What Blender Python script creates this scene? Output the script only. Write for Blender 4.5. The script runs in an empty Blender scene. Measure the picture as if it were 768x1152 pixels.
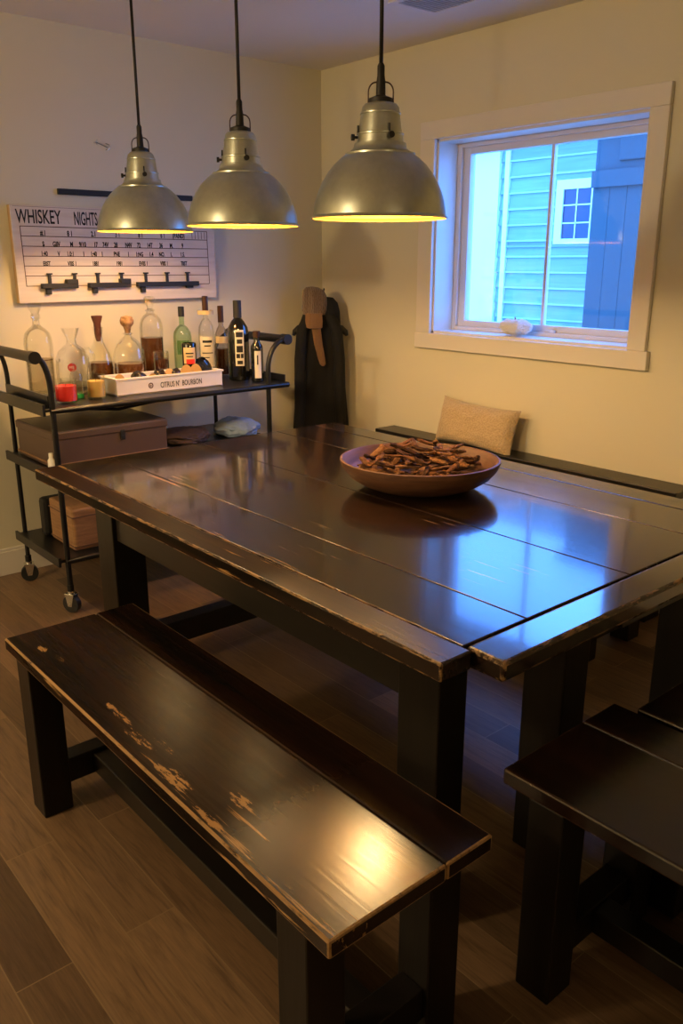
import bpy, bmesh, math, random
from mathutils import Vector, Matrix, noise
PI = math.pi
S = bpy.context.scene
col = S.collection
RND = random.Random(7)

# ------------------------------------------------------------------ materials
def lin(c):
    return tuple(((v/12.92) if v <= .04045 else ((v+.055)/1.055)**2.4) for v in c)
def mat(name, color=(.5, .5, .5), rough=.5, metal=0, **kw):
    m = bpy.data.materials.new(name); m.use_nodes = True
    b = m.node_tree.nodes['Principled BSDF']
    b.inputs['Base Color'].default_value = (*color, 1)
    b.inputs['Roughness'].default_value = rough
    b.inputs['Metallic'].default_value = metal
    for k, v in kw.items():
        b.inputs[k.replace('_', ' ')].default_value = v
    return m
def nd(m, t, **kw):
    n = m.node_tree.nodes.new(t)
    for k, v in kw.items(): setattr(n, k, v)
    return n
def lk(m, a, b): m.node_tree.links.new(a, b)
def coords(m, scale=(1, 1, 1), rot=(0, 0, 0), world=False):
    if world:
        g = nd(m, 'ShaderNodeNewGeometry'); src = g.outputs['Position']
    else:
        g = nd(m, 'ShaderNodeTexCoord'); src = g.outputs['Object']
    mp = nd(m, 'ShaderNodeMapping'); mp.inputs['Scale'].default_value = scale; mp.inputs['Rotation'].default_value = rot
    lk(m, src, mp.inputs['Vector']); return mp.outputs['Vector']
def noise_tex(m, vec, scale=5, detail=4, rough=.5, dist=0):
    n = nd(m, 'ShaderNodeTexNoise'); n.inputs['Scale'].default_value = scale
    n.inputs['Detail'].default_value = detail; n.inputs['Roughness'].default_value = rough
    n.inputs['Distortion'].default_value = dist
    lk(m, vec, n.inputs['Vector']); return n.outputs['Fac']
def ramp(m, fac, stops):
    r = nd(m, 'ShaderNodeValToRGB'); e = r.color_ramp.elements
    while len(e) < len(stops): e.new(.5)
    for i, (p, c) in enumerate(stops):
        e[i].position = p; e[i].color = (*c, 1) if len(c) == 3 else c
    lk(m, fac, r.inputs['Fac']); return r.outputs['Color']
def math_n(m, op, a, b=None, clamp=False):
    n = nd(m, 'ShaderNodeMath', operation=op, use_clamp=clamp)
    for i, v in enumerate((a, b)):
        if v is None: continue
        if isinstance(v, (int, float)): n.inputs[i].default_value = v
        else: lk(m, v, n.inputs[i])
    return n.outputs[0]
def mixc(m, fac, a, b):
    n = nd(m, 'ShaderNodeMix', data_type='RGBA')
    if isinstance(fac, (int, float)): n.inputs[0].default_value = fac
    else: lk(m, fac, n.inputs[0])
    for i, v in ((6, a), (7, b)):
        if isinstance(v, tuple): n.inputs[i].default_value = (*v, 1)
        else: lk(m, v, n.inputs[i])
    return n.outputs[2]
def bump(m, h, strength=.2, dist=.01):
    b = nd(m, 'ShaderNodeBump'); b.inputs['Strength'].default_value = strength; b.inputs['Distance'].default_value = dist
    lk(m, h, b.inputs['Height']); lk(m, b.outputs['Normal'], m.node_tree.nodes['Principled BSDF'].inputs['Normal'])
def P(m): return m.node_tree.nodes['Principled BSDF']

# painted drywall
def wall_mat(name, c):
    m = mat(name, c, .75); v = coords(m, world=True)
    n = noise_tex(m, v, 220, 3); bump(m, n, .12, .002)
    n2 = noise_tex(m, v, 1.3, 2)
    lk(m, ramp(m, n2, [(.3, tuple(x*.97 for x in c)), (.7, c)]), P(m).inputs['Base Color']); return m
M_wall = wall_mat('wall_paint', (.72, .665, .50))
M_ceil = wall_mat('ceiling_paint', (.80, .77, .74))
M_trim = mat('trim_paint', (.76, .70, .62), .35)
M_sash = mat('sash_vinyl', (.72, .68, .66), .35)

# oak floor
M_floor = mat('oak_floor', (.3, .2, .12), .42)
v = coords(M_floor, world=True)
mp = nd(M_floor, 'ShaderNodeMapping'); mp.inputs['Location'].default_value = (.37, .005, 0); lk(M_floor, v, mp.inputs['Vector'])
br = nd(M_floor, 'ShaderNodeTexBrick', offset=.37, offset_frequency=2)
br.inputs['Scale'].default_value = 1; br.inputs['Brick Width'].default_value = 1.15; br.inputs['Row Height'].default_value = .128
br.inputs['Mortar Size'].default_value = .0016; br.inputs['Mortar Smooth'].default_value = .1; br.inputs['Bias'].default_value = 0
br.inputs['Color1'].default_value = (0, 0, 0, 1); br.inputs['Color2'].default_value = (1, 1, 1, 1); br.inputs['Mortar'].default_value = (.5, .5, .5, 1)
lk(M_floor, mp.outputs[0], br.inputs['Vector'])
plank = ramp(M_floor, br.outputs['Color'], [(0, (.09, .052, .029)), (.5, (.16, .096, .053)), (1, (.22, .136, .077))])
sep = nd(M_floor, 'ShaderNodeVectorMath', operation='ADD'); lk(M_floor, v, sep.inputs[0])
sc = nd(M_floor, 'ShaderNodeVectorMath', operation='SCALE'); sc.inputs['Scale'].default_value = 7; lk(M_floor, br.outputs['Color'], sc.inputs[0]); lk(M_floor, sc.outputs[0], sep.inputs[1])
gm = nd(M_floor, 'ShaderNodeMapping'); gm.inputs['Scale'].default_value = (1.2, 14, 1); lk(M_floor, sep.outputs[0], gm.inputs['Vector'])
g1 = noise_tex(M_floor, gm.outputs[0], 3.2, 6, .6, 1.2)
gm2 = nd(M_floor, 'ShaderNodeMapping'); gm2.inputs['Scale'].default_value = (4, 90, 1); lk(M_floor, sep.outputs[0], gm2.inputs['Vector'])
g2 = noise_tex(M_floor, gm2.outputs[0], 3, 4, .6)
gr = ramp(M_floor, g1, [(.3, (.62, .60, .58)), (.5, (1, 1, 1)), (.68, (1.15, 1.12, 1.08))])
mul = nd(M_floor, 'ShaderNodeMix', data_type='RGBA', blend_type='MULTIPLY'); mul.inputs[0].default_value = 1
lk(M_floor, plank, mul.inputs[6]); lk(M_floor, gr, mul.inputs[7])
mul2 = nd(M_floor, 'ShaderNodeMix', data_type='RGBA', blend_type='MULTIPLY'); mul2.inputs[0].default_value = .6
lk(M_floor, mul.outputs[2], mul2.inputs[6]); lk(M_floor, ramp(M_floor, g2, [(.3, (.65, .62, .6)), (.65, (1.1, 1.1, 1.1))]), mul2.inputs[7])
lk(M_floor, mixc(M_floor, br.outputs['Fac'], mul2.outputs[2], (.22, .145, .08)), P(M_floor).inputs['Base Color'])
hh = math_n(M_floor, 'SUBTRACT', math_n(M_floor, 'MULTIPLY', g2, .15), br.outputs['Fac'])
bump(M_floor, hh, .25, .003)

# black-brown distressed wood, grain along X of the object; wear amount / worn edge material
def dark_wood(name, wear=0., base1=(.011, .006, .0042), base2=(.034, .0135, .007), rough=(.16, .30), axis='x', edge=False, coat=.35, bandy=None, dull=None, spots=(), spec=None):
    m = mat(name, base1, .25)
    s = {'x': (1, 12, 12), 'y': (12, 1, 12), 'z': (12, 12, 1)}[axis]
    v = coords(m, s)
    n1 = noise_tex(m, v, 1.6, 6, .6, .6)
    c = ramp(m, n1, [(.35, base1), (.62, base2)])
    s2 = {'x': (2.2, 60, 30), 'y': (60, 2.2, 30), 'z': (60, 60, 3)}[axis]
    v2 = coords(m, s2)
    n2 = noise_tex(m, v2, 1.5, 5, .65)
    if edge:
        v3 = coords(m, {'x': (14, 60, 60), 'y': (60, 14, 60), 'z': (60, 60, 14)}[axis])
        n3 = noise_tex(m, v3, 1.2, 6, .75)
        w = ramp(m, n3, [(edge, (0, 0, 0)), (edge+.10, (1, 1, 1))])
        c = mixc(m, w, c, ramp(m, n2, [(.3, (.20, .105, .035)), (.7, (.36, .21, .085))]))
        lk(m, ramp(m, w, [(0, (.25,)*3), (1, (.5,)*3)]), P(m).inputs['Roughness'])
    else:
        if wear:
            n4 = noise_tex(m, coords(m, (1.6, 3, 1)), 1.3, 3, .5)
            k = math_n(m, 'ADD', math_n(m, 'MULTIPLY', n2, .62), math_n(m, 'MULTIPLY', n4, .55))
            if bandy:   # scuffing gathers along the edge people sit on
                tc = nd(m, 'ShaderNodeTexCoord'); sp = nd(m, 'ShaderNodeSeparateXYZ'); lk(m, tc.outputs['Object'], sp.inputs[0])
                d = math_n(m, 'ABSOLUTE', math_n(m, 'SUBTRACT', sp.outputs['Y'], bandy[0]))
                k = math_n(m, 'ADD', k, math_n(m, 'MULTIPLY', math_n(m, 'SUBTRACT', bandy[1], d), bandy[2]))
            for (sx_, sy_, rx_, ry_) in spots:   # individual worn-through patches
                tc = nd(m, 'ShaderNodeTexCoord'); mp_ = nd(m, 'ShaderNodeMapping'); mp_.vector_type = 'TEXTURE'
                mp_.inputs['Location'].default_value = (sx_, sy_, .505); mp_.inputs['Scale'].default_value = (rx_, ry_, 1); lk(m, tc.outputs['Object'], mp_.inputs['Vector'])
                ln_ = nd(m, 'ShaderNodeVectorMath', operation='LENGTH'); lk(m, mp_.outputs[0], ln_.inputs[0])
                sm_ = math_n(m, 'MULTIPLY', math_n(m, 'SUBTRACT', 1.25, ln_.outputs['Value'], True), 1.0)
                nf = noise_tex(m, coords(m, (22, 110, 30)), 1.5, 5, .75)
                k = math_n(m, 'ADD', k, math_n(m, 'MULTIPLY', sm_, math_n(m, 'ADD', math_n(m, 'MULTIPLY', math_n(m, 'SUBTRACT', nf, .52), 2.4), .17)))
            w = ramp(m, k, [(1-wear, (0, 0, 0)), (1-wear+.035, (1, 1, 1))])
            c = mixc(m, w, c, (.34, .19, .075))
        r = nd(m, 'ShaderNodeMapRange'); r.inputs['To Min'].default_value = rough[0]; r.inputs['To Max'].default_value = rough[1]
        lk(m, n2, r.inputs['Value']); ro = r.outputs[0]
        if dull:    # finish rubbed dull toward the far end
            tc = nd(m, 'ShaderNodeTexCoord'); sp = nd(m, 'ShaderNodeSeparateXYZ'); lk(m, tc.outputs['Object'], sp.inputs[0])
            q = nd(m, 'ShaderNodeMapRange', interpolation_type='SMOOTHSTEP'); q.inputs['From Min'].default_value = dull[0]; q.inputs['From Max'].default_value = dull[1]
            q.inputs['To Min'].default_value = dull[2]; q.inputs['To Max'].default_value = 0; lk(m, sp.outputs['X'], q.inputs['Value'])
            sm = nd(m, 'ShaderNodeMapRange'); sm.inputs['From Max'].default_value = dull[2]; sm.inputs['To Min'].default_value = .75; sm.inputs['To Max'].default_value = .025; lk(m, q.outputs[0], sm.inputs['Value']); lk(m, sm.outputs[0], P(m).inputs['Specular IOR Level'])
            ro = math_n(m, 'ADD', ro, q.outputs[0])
        lk(m, ro, P(m).inputs['Roughness'])
        P(m).inputs['Coat Weight'].default_value = coat; P(m).inputs['Coat Roughness'].default_value = .07
    lk(m, c, P(m).inputs['Base Color'])
    bump(m, n2, .12, .0015)
    if spec is not None: P(m).inputs['Specular IOR Level'].default_value = spec
    return m
M_table = dark_wood('table_top_wood', .285, base1=(.007, .0052, .0042), base2=(.026, .0125, .008), rough=(.13, .20), coat=.5)
M_table_end = dark_wood('table_end_wood', .24, base1=(.007, .0052, .0042), base2=(.026, .0125, .008), rough=(.10, .17), axis='y', coat=1)
M_tedge = dark_wood('table_worn_edge', edge=.46)
M_tseam = dark_wood('table_seam_edge', edge=.60)
M_bseam = dark_wood('bench_seam_edge', edge=.66)
M_tedge_end = dark_wood('table_end_worn_edge', edge=.50, axis='y')
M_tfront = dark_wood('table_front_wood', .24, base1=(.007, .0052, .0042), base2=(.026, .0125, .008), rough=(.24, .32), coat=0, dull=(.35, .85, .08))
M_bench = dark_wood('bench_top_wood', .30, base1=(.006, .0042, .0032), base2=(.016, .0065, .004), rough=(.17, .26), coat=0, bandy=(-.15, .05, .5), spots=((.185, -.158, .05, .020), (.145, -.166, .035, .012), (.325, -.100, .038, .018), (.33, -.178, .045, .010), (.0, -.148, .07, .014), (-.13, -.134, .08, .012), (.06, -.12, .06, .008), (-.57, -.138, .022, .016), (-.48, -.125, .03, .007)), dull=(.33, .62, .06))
M_bench_b = dark_wood('spare_bench_top_wood', .24, base1=(.006, .0042, .0032), base2=(.016, .0065, .004), rough=(.16, .26), coat=0, spec=.5)
M_bedge = dark_wood('bench_worn_edge', edge=.34)
M_bedge_b = dark_wood('spare_bench_edge', edge=.62)
M_leg = dark_wood('leg_wood', base1=(.005, .004, .0032), base2=(.009, .0065, .005), rough=(.3, .45), axis='z', coat=0, spec=.3)
M_rail = dark_wood('rail_wood', base1=(.005, .004, .0032), base2=(.009, .0065, .005), rough=(.3, .45), axis='x', coat=.1)

M_black = mat('black_metal', (.012, .012, .014), .32, .3)
M_blackmatte = mat('black_matte', (.010, .010, .011), .6)
M_cord = mat('cord_rubber', (.010, .008, .007), .55)
M_grip = mat('grip_wrap', (.05, .04, .032), .5)
M_chrome = mat('chrome', (.75, .74, .72), .18, 1)
M_rubber = mat('caster_rubber', (.012, .012, .012), .5)
# galvanised shade
M_shade = mat('galvanised_metal', (.42, .385, .32), .33, .85)
v = coords(M_shade); n = noise_tex(M_shade, v, 9, 6, .65); n2 = noise_tex(M_shade, v, 45, 4, .6)
lk(M_shade, ramp(M_shade, n, [(.3, (.42, .44, .38)), (.7, (.60, .62, .53))]), P(M_shade).inputs['Base Color'])
lk(M_shade, ramp(M_shade, n2, [(.3, (.29,)*3), (.75, (.36,)*3)]), P(M_shade).inputs['Roughness'])
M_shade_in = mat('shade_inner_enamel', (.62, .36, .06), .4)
M_bulb = mat('bulb_glow', (1, .8, .4), .5); P(M_bulb).inputs['Emission Color'].default_value = (1, .50, .12, 1); P(M_bulb).inputs['Emission Strength'].default_value = 8

def glass_mat(name, tint=(1, 1, 1), refl=.45):
    m = bpy.data.materials.new(name); m.use_nodes = True; nt = m.node_tree; nt.nodes.clear()
    o = nt.nodes.new('ShaderNodeOutputMaterial'); mx = nt.nodes.new('ShaderNodeMixShader')
    t = nt.nodes.new('ShaderNodeBsdfTransparent'); g = nt.nodes.new('ShaderNodeBsdfGlossy')
    lw = nt.nodes.new('ShaderNodeLayerWeight'); lw.inputs['Blend'].default_value = .25
    mr = nt.nodes.new('ShaderNodeMapRange'); mr.inputs['To Min'].default_value = .04; mr.inputs['To Max'].default_value = refl
    t.inputs[0].default_value = (*tint, 1); g.inputs['Roughness'].default_value = .04; g.inputs[0].default_value = (.9, .92, .9, 1)
    nt.links.new(lw.outputs['Fresnel'], mr.inputs['Value']); nt.links.new(mr.outputs[0], mx.inputs[0])
    nt.links.new(t.outputs[0], mx.inputs[1]); nt.links.new(g.outputs[0], mx.inputs[2]); nt.links.new(mx.outputs[0], o.inputs[0])
    return m
M_glass = glass_mat('clear_glass', (.965, .97, .955))
M_pane = glass_mat('window_glass', (.97, .98, .98), .2)
M_green = glass_mat('green_glass', (.72, .86, .70))
M_amber = glass_mat('pale_glass', (.80, .76, .70))
M_whisky = mat('whisky', (.13, .045, .014), .15, 0, Transmission_Weight=.25, IOR=1.33)
M_whisky_dark = mat('dark_whisky', (.06, .018, .010), .12)
M_darkglass = mat('dark_bottle_glass', (.006, .006, .006), .08, 0, Coat_Weight=.6)
M_red = mat('red_wax', (.85, .03, .02), .4); M_yel = mat('yellow_wax', (.80, .52, .16), .5)
M_greenliq = mat('green_base_glass', (.02, .30, .08), .1)
M_cork = mat('cork', (.36, .19, .09), .8); M_corkdark = mat('dark_cork', (.10, .028, .018), .6)
n = noise_tex(M_cork, coords(M_cork), 60, 4); lk(M_cork, ramp(M_cork, n, [(.35, (.20, .10, .045)), (.65, (.46, .26, .13))]), P(M_cork).inputs['Base Color'])
M_label = mat('paper_label', (.72, .66, .56), .7); M_labeltan = mat('tan_label', (.62, .47, .26), .7)
M_ink = mat('ink', (.012, .010, .010), .7); M_sticker = mat('red_sticker', (.55, .05, .05), .5)
M_foil = mat('dark_foil_cap', (.06, .025, .015), .35, .3)
M_white = mat('white_paint', (.80, .74, .68), .5)
M_board = mat('whitewashed_board', (.72, .62, .54), .6)
n = noise_tex(M_board, coords(M_board, (20, 1.5, 20)), 3, 4); lk(M_board, ramp(M_board, n, [(.3, (.68, .58, .50)), (.7, (.76, .66, .58))]), P(M_board).inputs['Base Color'])
M_boardedge = mat('raw_board_edge', (.42, .27, .13), .65)
M_line = mat('brown_line', (.13, .07, .05), .7)
M_suit = mat('brown_leather', (.085, .052, .040), .5); M_suitlid = mat('dark_leather', (.03, .02, .017), .45)
n = noise_tex(M_suit, coords(M_suit), 150, 3); bump(M_suit, n, .2, .001)
M_boxwood = mat('light_box_wood', (.30, .16, .075), .5)
n = noise_tex(M_boxwood, coords(M_boxwood, (2, 2, 20)), 5, 5, .6, .5); lk(M_boxwood, ramp(M_boxwood, n, [(.3, (.22, .11, .05)), (.7, (.36, .20, .10))]), P(M_boxwood).inputs['Base Color'])
M_coat = mat('black_wool', (.006, .0055, .006), .9)
n = noise_tex(M_coat, coords(M_coat), 120, 4); bump(M_coat, n, .3, .002)
M_tan = mat('tan_wool', (.26, .135, .055), .9, Sheen_Weight=.3)
vt = coords(M_tan, (1, 1, 1)); wv = nd(M_tan, 'ShaderNodeTexWave'); wv.inputs['Scale'].default_value = 45; wv.inputs['Distortion'].default_value = 3; lk(M_tan, vt, wv.inputs['Vector']); bump(M_tan, wv.outputs['Fac'], .7, .004)
M_knit = mat('taupe_knit', (.23, .145, .085), .9, Sheen_Weight=.3)
vt = coords(M_knit); wv = nd(M_knit, 'ShaderNodeTexWave'); wv.inputs['Scale'].default_value = 38; wv.inputs['Distortion'].default_value = 5; wv.inputs['Detail Scale'].default_value = 2
lk(M_knit, vt, wv.inputs['Vector']); bump(M_knit, wv.outputs['Fac'], .9, .006)
lk(M_knit, ramp(M_knit, wv.outputs['Fac'], [(0, (.15, .09, .05)), (1, (.30, .19, .115))]), P(M_knit).inputs['Base Color'])
M_pillow = mat('woven_pillow', (.52, .38, .21), .9, Sheen_Weight=.3)
vt = coords(M_pillow); vo = nd(M_pillow, 'ShaderNodeTexVoronoi'); vo.inputs['Scale'].default_value = 110; lk(M_pillow, vt, vo.inputs['Vector'])
bump(M_pillow, vo.outputs['Distance'], .8, .004)
lk(M_pillow, ramp(M_pillow, vo.outputs['Distance'], [(0, (.44, .32, .18)), (.6, (.56, .42, .25))]), P(M_pillow).inputs['Base Color'])
M_bowl = mat('turned_wood_bowl', (.13, .055, .027), .55)
n = noise_tex(M_bowl, coords(M_bowl, (3, 3, 30)), 2.5, 5, .6, .8); lk(M_bowl, ramp(M_bowl, n, [(.3, (.095, .038, .019)), (.7, (.165, .074, .035))]), P(M_bowl).inputs['Base Color'])
M_bark = []
for i, (a, b) in enumerate((((.075, .03, .014), (.21, .10, .045)), ((.02, .010, .007), (.10, .045, .022)), ((.11, .05, .024), (.30, .155, .075)))):
    m = mat('bark_%s' % 'abc'[i], a, .95, 0, Specular_IOR_Level=.15); n = noise_tex(m, coords(m, (3, 14, 14)), 8, 6, .7)
    lk(m, ramp(m, n, [(.32, a), (.68, b)]), P(m).inputs['Base Color']); bump(m, n, .9, .006); M_bark.append(m)
M_puff = mat('white_plush', (.88, .86, .84), .95, Sheen_Weight=.6)
n = noise_tex(M_puff, coords(M_puff), 90, 5, .7); bump(M_puff, n, 1, .008)
M_denim = mat('blue_grey_cloth', (.20, .28, .44), .85); M_brownbag = mat('brown_cloth', (.06, .035, .03), .8)
for m in (M_denim, M_brownbag):
    n = noise_tex(m, coords(m), 14, 4, .6); bump(m, n, .6, .01)
M_lemon = mat('dried_citrus', (.55, .33, .13), .6); M_dark = mat('dark_fruit', (.02, .014, .013), .25)
M_plasticw = mat('white_plastic', (.75, .74, .70), .35)
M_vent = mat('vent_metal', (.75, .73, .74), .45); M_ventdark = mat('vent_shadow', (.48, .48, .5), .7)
M_siding = mat('house_siding', (.22, .34, .33), .7)
n = noise_tex(M_siding, coords(M_siding, (.4, 1, 8)), 4, 5, .6); lk(M_siding, ramp(M_siding, n, [(.3, (.19, .29, .29)), (.7, (.25, .38, .36))]), P(M_siding).inputs['Base Color'])
M_lap_highlight = mat('painted_lap_highlight', (.42, .58, .52), .6)  # paler than the siding: sky light on the lap edges, put into the color
M_housetrim = mat('house_trim', (.88, .92, .88), .6)
M_shed = mat('shed_boards', (.045, .075, .080), .8); M_outglass = mat('house_window_glass', (.03, .05, .09), .12)
M_ground = mat('outdoor_gravel', (.6, .6, .57), .9); n = noise_tex(M_ground, coords(M_ground), 30, 5); bump(M_ground, n, .6, .02)
M_roof = mat('roof_shingle', (.22, .23, .24), .9)

# ------------------------------------------------------------------ mesh helpers
def add_box(bm, c, s, mi=0, bev=0, edge_mi=None, seg=2, rot=None):
    r = bmesh.ops.create_cube(bm, size=1)
    vs = r['verts']
    for v in vs:
        v.co = Vector((v.co.x*s[0], v.co.y*s[1], v.co.z*s[2]))
    fs = set(f for v in vs for f in v.link_faces)
    for f in fs: f.material_index = mi
    if bev:
        es = list(set(e for v in vs for e in v.link_edges))
        rr = bmesh.ops.bevel(bm, geom=es, offset=bev, segments=seg, profile=.5, affect='EDGES', clamp_overlap=True)
        if edge_mi is not None:
            for f in rr['faces']: f.material_index = edge_mi
        vs = list(set(v for f in rr['faces'] for v in f.verts) | set(v for v in vs if v.is_valid))
    M = Matrix.Translation(c) @ (rot if rot else Matrix())
    for v in vs: v.co = M @ v.co
    return vs
def span(bm, x0, x1, y0, y1, z0, z1, **k):
    return add_box(bm, ((x0+x1)/2, (y0+y1)/2, (z0+z1)/2), (abs(x1-x0), abs(y1-y0), abs(z1-z0)), **k)
def add_lathe(bm, prof, c=(0, 0, 0), n=32, mi=0, sx=1, sy=1, close=False):
    rings = []
    for r, z in prof:
        if r < 1e-6: rings.append([bm.verts.new((c[0], c[1], c[2]+z))])
        else: rings.append([bm.verts.new((c[0]+r*sx*math.cos(2*PI*i/n), c[1]+r*sy*math.sin(2*PI*i/n), c[2]+z)) for i in range(n)])
    pairs = list(zip(rings, rings[1:])) + ([(rings[-1], rings[0])] if close else [])
    for a, b in pairs:
        for i in range(n):
            j = (i+1) % n
            if len(a) == 1 and len(b) == 1: continue
            if len(a) == 1: f = bm.faces.new((a[0], b[j], b[i]))
            elif len(b) == 1: f = bm.faces.new((a[i], a[j], b[0]))
            else: f = bm.faces.new((a[i], a[j], b[j], b[i]))
            f.material_index = mi; f.smooth = True
def add_tube(bm, pts, r, n=12, mi=0, caps=True):
    pts = [Vector(p) for p in pts]; rings = []; up = None
    for i, p in enumerate(pts):
        t = (pts[min(i+1, len(pts)-1)]-pts[max(i-1, 0)]).normalized()
        if up is None:
            up = Vector((0, 0, 1)) if abs(t.z) < .9 else Vector((1, 0, 0))
        a = t.cross(up).normalized(); b = a.cross(t).normalized(); up = b
        rr = r[i] if isinstance(r, (list, tuple)) else r
        rings.append([bm.verts.new(p + a*rr*math.cos(2*PI*k/n) + b*rr*math.sin(2*PI*k/n)) for k in range(n)])
    for A, B in zip(rings, rings[1:]):
        for k in range(n):
            f = bm.faces.new((A[k], A[(k+1) % n], B[(k+1) % n], B[k])); f.smooth = True; f.material_index = mi
    if caps:
        for R_ in (rings[0], rings[-1]):
            f = bm.faces.new(R_); f.material_index = mi
def obj(name, bm, mats, parent=None, origin=None):
    bmesh.ops.recalc_face_normals(bm, faces=bm.faces)
    for e in bm.edges:
        if len(e.link_faces) == 2 and e.calc_face_angle(0) > .62: e.smooth = False
    me = bpy.data.meshes.new(name)
    if origin is not None:
        bmesh.ops.translate(bm, verts=bm.verts, vec=-Vector(origin))
    bm.to_mesh(me); bm.free()
    for m in (mats if isinstance(mats, (list, tuple)) else [mats]): me.materials.append(m)
    o = bpy.data.objects.new(name, me); col.objects.link(o)
    if origin is not None: o.location = origin
    if parent: o.parent = parent
    return o
def tag(o, label, cat, group=None, kind=None):
    o['label'] = label; o['category'] = cat
    if group: o['group'] = group
    if kind: o['kind'] = kind
    return o
def thing(name, label, cat, loc, rz=0, group=None):
    o = bpy.data.objects.new(name, None); col.objects.link(o); o.empty_display_size = .05
    o.location = loc; o.rotation_euler = (0, 0, rz)
    return tag(o, label, cat, group)
def dup(root, loc, rz=None, label=None):
    r = root.copy(); col.objects.link(r); r.location = loc
    if rz is not None: r.rotation_euler = (0, 0, rz)
    if label: r['label'] = label
    for ch in root.children:
        c = ch.copy(); col.objects.link(c); c.parent = r
        for g in ch.children:
            d = g.copy(); col.objects.link(d); d.parent = c
    return r
def struct(name, bm, m):
    o = obj(name, bm, m); o['kind'] = 'structure'; return o
def BM(): return bmesh.new()

XW, YW, HC = -4.05, 3.297, 2.535
XE, YS = 5.0, -3.6
# ------------------------------------------------------------------ room shell
b = BM(); span(b, XW-.15, XE+.15, YS-.15, YW+.15, -.12, 0); struct('floor', b, M_floor)
b = BM(); span(b, XW-.15, XE+.15, YS-.15, YW+.15, HC, HC+.12); struct('ceiling', b, M_ceil)
b = BM(); span(b, XW-.15, XW, YS-.15, YW+.15, 0, HC); struct('wall_left', b, M_wall)
b = BM(); span(b, XE, XE+.15, YS-.15, YW+.15, 0, HC); struct('wall_right', b, M_wall)
b = BM(); span(b, XW, XE, YS-.15, YS, 0, HC); struct('wall_back', b, M_wall)
# window wall with its opening
WX0, WX1, WZ0, WZ1 = -3.125, -1.957, 1.136, 2.085
YO = YW+.22
b = BM()
span(b, XW, WX0, YW, YO, 0, HC); span(b, WX1, XE, YW, YO, 0, HC)
span(b, WX0, WX1, YW, YO, 0, WZ0); span(b, WX0, WX1, YW, YO, WZ1, HC)
struct('wall_window', b, M_wall)
# window: casing, jambs, sill, sash, pane, muntin
b = BM(); t = .012
span(b, WX0, WX0+t, YW-.002, YO-.02, WZ0, WZ1); span(b, WX1-t, WX1, YW-.002, YO-.02, WZ0, WZ1)
span(b, WX0, WX1, YW-.002, YO-.02, WZ1-t, WZ1); span(b, WX0, WX1, YW-.002, YO-.02, WZ0, WZ0+t)
w1 = struct('window_1', b, M_trim)
def sub(name, bm, m, par):
    o = obj(name, bm, m, par); return o
b = BM(); d = .024
span(b, WX0-.10, WX0, YW-d, YW, WZ0, WZ1, bev=.003); span(b, WX1, WX1+.085, YW-d, YW, WZ0, WZ1, bev=.003)
span(b, WX0-.10, WX1+.085, YW-d, YW, WZ1, WZ1+.085, bev=.003); span(b, WX0-.105, WX1+.10, YW-d-.004, YW, WZ0-.08, WZ0, bev=.003)
sub('window_casing', b, M_trim, w1)
b = BM(); ya, yb = 3.448, 3.498; fo = .03
x0, x1, z0, z1 = WX0+t, WX1-t, WZ0+t, WZ1-t
def frame(b, x0, x1, z0, z1, ya, yb, wl, wr, wb, wt, **k):
    span(b, x0, x0+wl, ya, yb, z0, z1, **k); span(b, x1-wr, x1, ya, yb, z0, z1, **k)
    span(b, x0+wl, x1-wr, ya, yb, z0, z0+wb, **k); span(b, x0+wl, x1-wr, ya, yb, z1-wt, z1, **k)
frame(b, x0, x1, z0, z1, 3.435, 3.50, .028, .028, .02, .02, bev=.002)
frame(b, x0+.028, x1-.028, z0+.02, z1-.02, 3.452, 3.492, .045, .045, .032, .032, bev=.002)
sub('window_sash', b, M_sash, w1)
b = BM(); span(b, -2.552, -2.536, 3.462, 3.486, z0+.05, z1-.05); sub('muntin', b, M_sash, w1)
b = BM(); span(b, x0+.07, x1-.07, 3.471, 3.475, z0+.05, z1-.05); sub('window_pane', b, M_pane, w1)
b = BM(); add_box(b, (-2.46, 3.442, z0+.026), (.03, .016, .012), bev=.003); sub('sash_lock', b, M_sash, w1)
# baseboards
b = BM(); span(b, XW, XW+.016, YS, YW-.016, 0, .12, bev=.002); span(b, XW, XW+.010, YS, YW-.016, .118, .135, bev=.003); struct('baseboard_left', b, M_trim)
b = BM(); span(b, XW, XE, YW-.016, YW, 0, .12, bev=.002); span(b, XW, XE, YW-.010, YW, .118, .135, bev=.003); struct('baseboard_window', b, M_trim)

# ceiling vent
r = thing('ceiling_vent', 'white louvred air vent set in the ceiling above the window wall', 'vent', (-2.58, 2.83, HC))
b = BM(); frame(b, -.28, .28, -.14, .14, -.006, 0, .03, .03, .03, .03)
for v_ in b.verts: v_.co = Vector((v_.co.x, v_.co.z, v_.co.y))
obj('vent_frame', b, M_vent, r)
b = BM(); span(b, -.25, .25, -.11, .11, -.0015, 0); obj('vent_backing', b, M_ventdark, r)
b = BM()
for i in range(26):
    x = -.245+i*.0196
    add_box(b, (x, 0, -.0035), (.007, .22, .002), rot=Matrix.Rotation(.5, 4, 'Y'))
span(b, -.004, .004, -.11, .11, -.006, -.001)
obj('vent_louvre', b, M_vent, r)

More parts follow.
